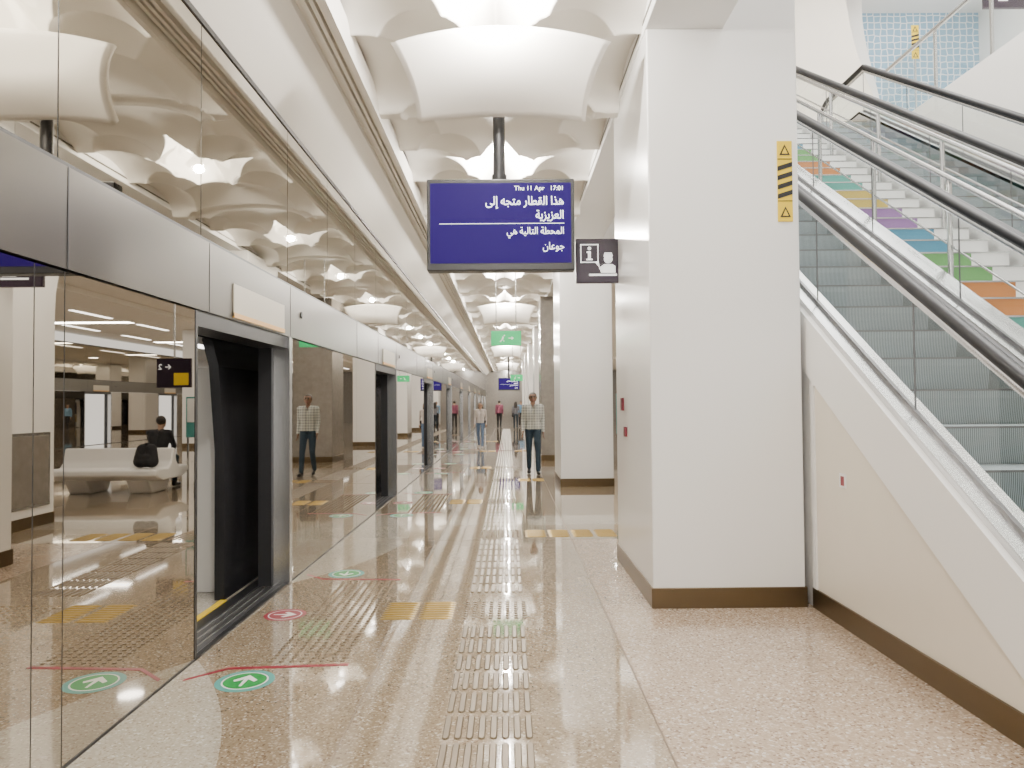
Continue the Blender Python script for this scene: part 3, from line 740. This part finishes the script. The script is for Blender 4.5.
walk = dict(pelvis=(0, 0, .96), chest=(0, -.01, 1.30), neck=(0, -.005, 1.49), head=(0, -.02, 1.62),
            shL=(.180, 0, 1.42), elL=(.212, .06, 1.15), wrL=(.215, -.01, .90), shR=(-.180, 0, 1.42), elR=(-.212, .03, 1.15), wrR=(-.215, -.09, .92),
            hipL=(.085, 0, .92), knL=(.095, -.13, .51), anL=(.095, -.20, .10), toeL=(.11, -.385, .032),
            hipR=(-.085, 0, .92), knR=(-.09, -.02, .50), anR=(-.085, .17, .13), toeR=(-.095, .0, .03), heelR=.09)
man = person('walking_man', walk, MT(skinD, plaid(), navy, M['black']), (.55, 16.5, .008), 0, 1.04, .009)
wm = person('walking_woman', walk, MT(skinL, lightc, jeans, lightc), (-.98, 26.1, .008), -.1, .92, .012, longhair=True, slim=.88, extra=[((.16, .02, 1.0), (.18, .06, .85), .07, .08, 'bag')])
def clone(o, name, loc, rz, sc, M_):
    me = o.data.copy()
    for i, l in enumerate(LABS): me.materials[i] = M_[l]
    n = bpy.data.objects.new(name, me); n.location = loc; n.rotation_euler = (0, 0, rz); n.scale = (sc,)*3; C.objects.link(n)
clone(man, 'distant_passenger', (-.55, 46, .008), math.pi, 1.0, MT(skinL, pink, blackc, M['black']))
clone(wm, 'distant_passenger', (.45, 44, .008), math.pi, .95, MT(skinL, greyc, navy, M['black']))
clone(man, 'distant_passenger', (.85, 49, .008), 0, .98, MT(skinL, blueshirt, blackc, M['black']))
sit = dict(pelvis=(0, 0, .56), chest=(0, -.06, .88), neck=(0, -.10, 1.07), head=(0, -.15, 1.19), face=(0, -1, -.3),
           shL=(.175, -.06, 1.0), elL=(.21, -.20, .76), wrL=(.10, -.38, .66), haL=(-.3, -1, -.1), shR=(-.175, -.06, 1.0), elR=(-.21, -.20, .76), wrR=(-.10, -.38, .68), haR=(.3, -1, -.1),
           hipL=(.09, 0, .55), knL=(.13, -.44, .53), anL=(.12, -.42, .11), toeL=(.13, -.62, .032),
           hipR=(-.09, 0, .55), knR=(-.13, -.44, .53), anR=(-.12, -.40, .11), toeR=(-.13, -.60, .032))
person('seated_passenger', sit, MT(skinL, blackc, navy, M['black']), (2.78, by+1.0, .01), math.pi, 1.05, .012)
bv, bf = [], []
for a, b, r1, r2 in [((-.10, 0, .13), (-.08, .03, .34), .12, .10), ((.10, 0, .13), (.08, .03, .34), .12, .10), ((-.07, -.09, .11), (.07, -.09, .11), .08, .08), ((-.07, -.08, .2), (.07, -.08, .2), .06, .06), ((-.03, .03, .44), (.03, .03, .44), .02, .02), ((-.14, .06, .2), (-.10, .05, .38), .025, .025)]: capsule(a, b, r1, r2, bv, bf)
bo = mesh('backpack', bv, bf, blackc); bo.location = (2.62, by+.22, .455)
r = bo.modifiers.new('r', 'REMESH'); r.mode = 'VOXEL'; r.voxel_size = .012; r.use_smooth_shade = True

# ------------------------------------------------------------------ world + camera
w = bpy.data.worlds.new('world'); bpy.context.scene.world = w; w.use_nodes = True
w.node_tree.nodes['Background'].inputs[0].default_value = (1, .97, .93, 1); w.node_tree.nodes['Background'].inputs[1].default_value = 1.6
cam = bpy.data.cameras.new('camera'); cam.sensor_width = 36; cam.lens = 740/1024*36; cam.clip_end = 200
co = bpy.data.objects.new('camera', cam); C.objects.link(co)
R_ = Matrix.Rotation(math.radians(-.31), 4, 'Z') @ Matrix.Rotation(math.radians(91.47), 4, 'X') @ Matrix.Rotation(math.radians(-.45), 4, 'Z')
co.matrix_world = Matrix.Translation((0, 0, 1.58)) @ R_
bpy.context.scene.camera = co
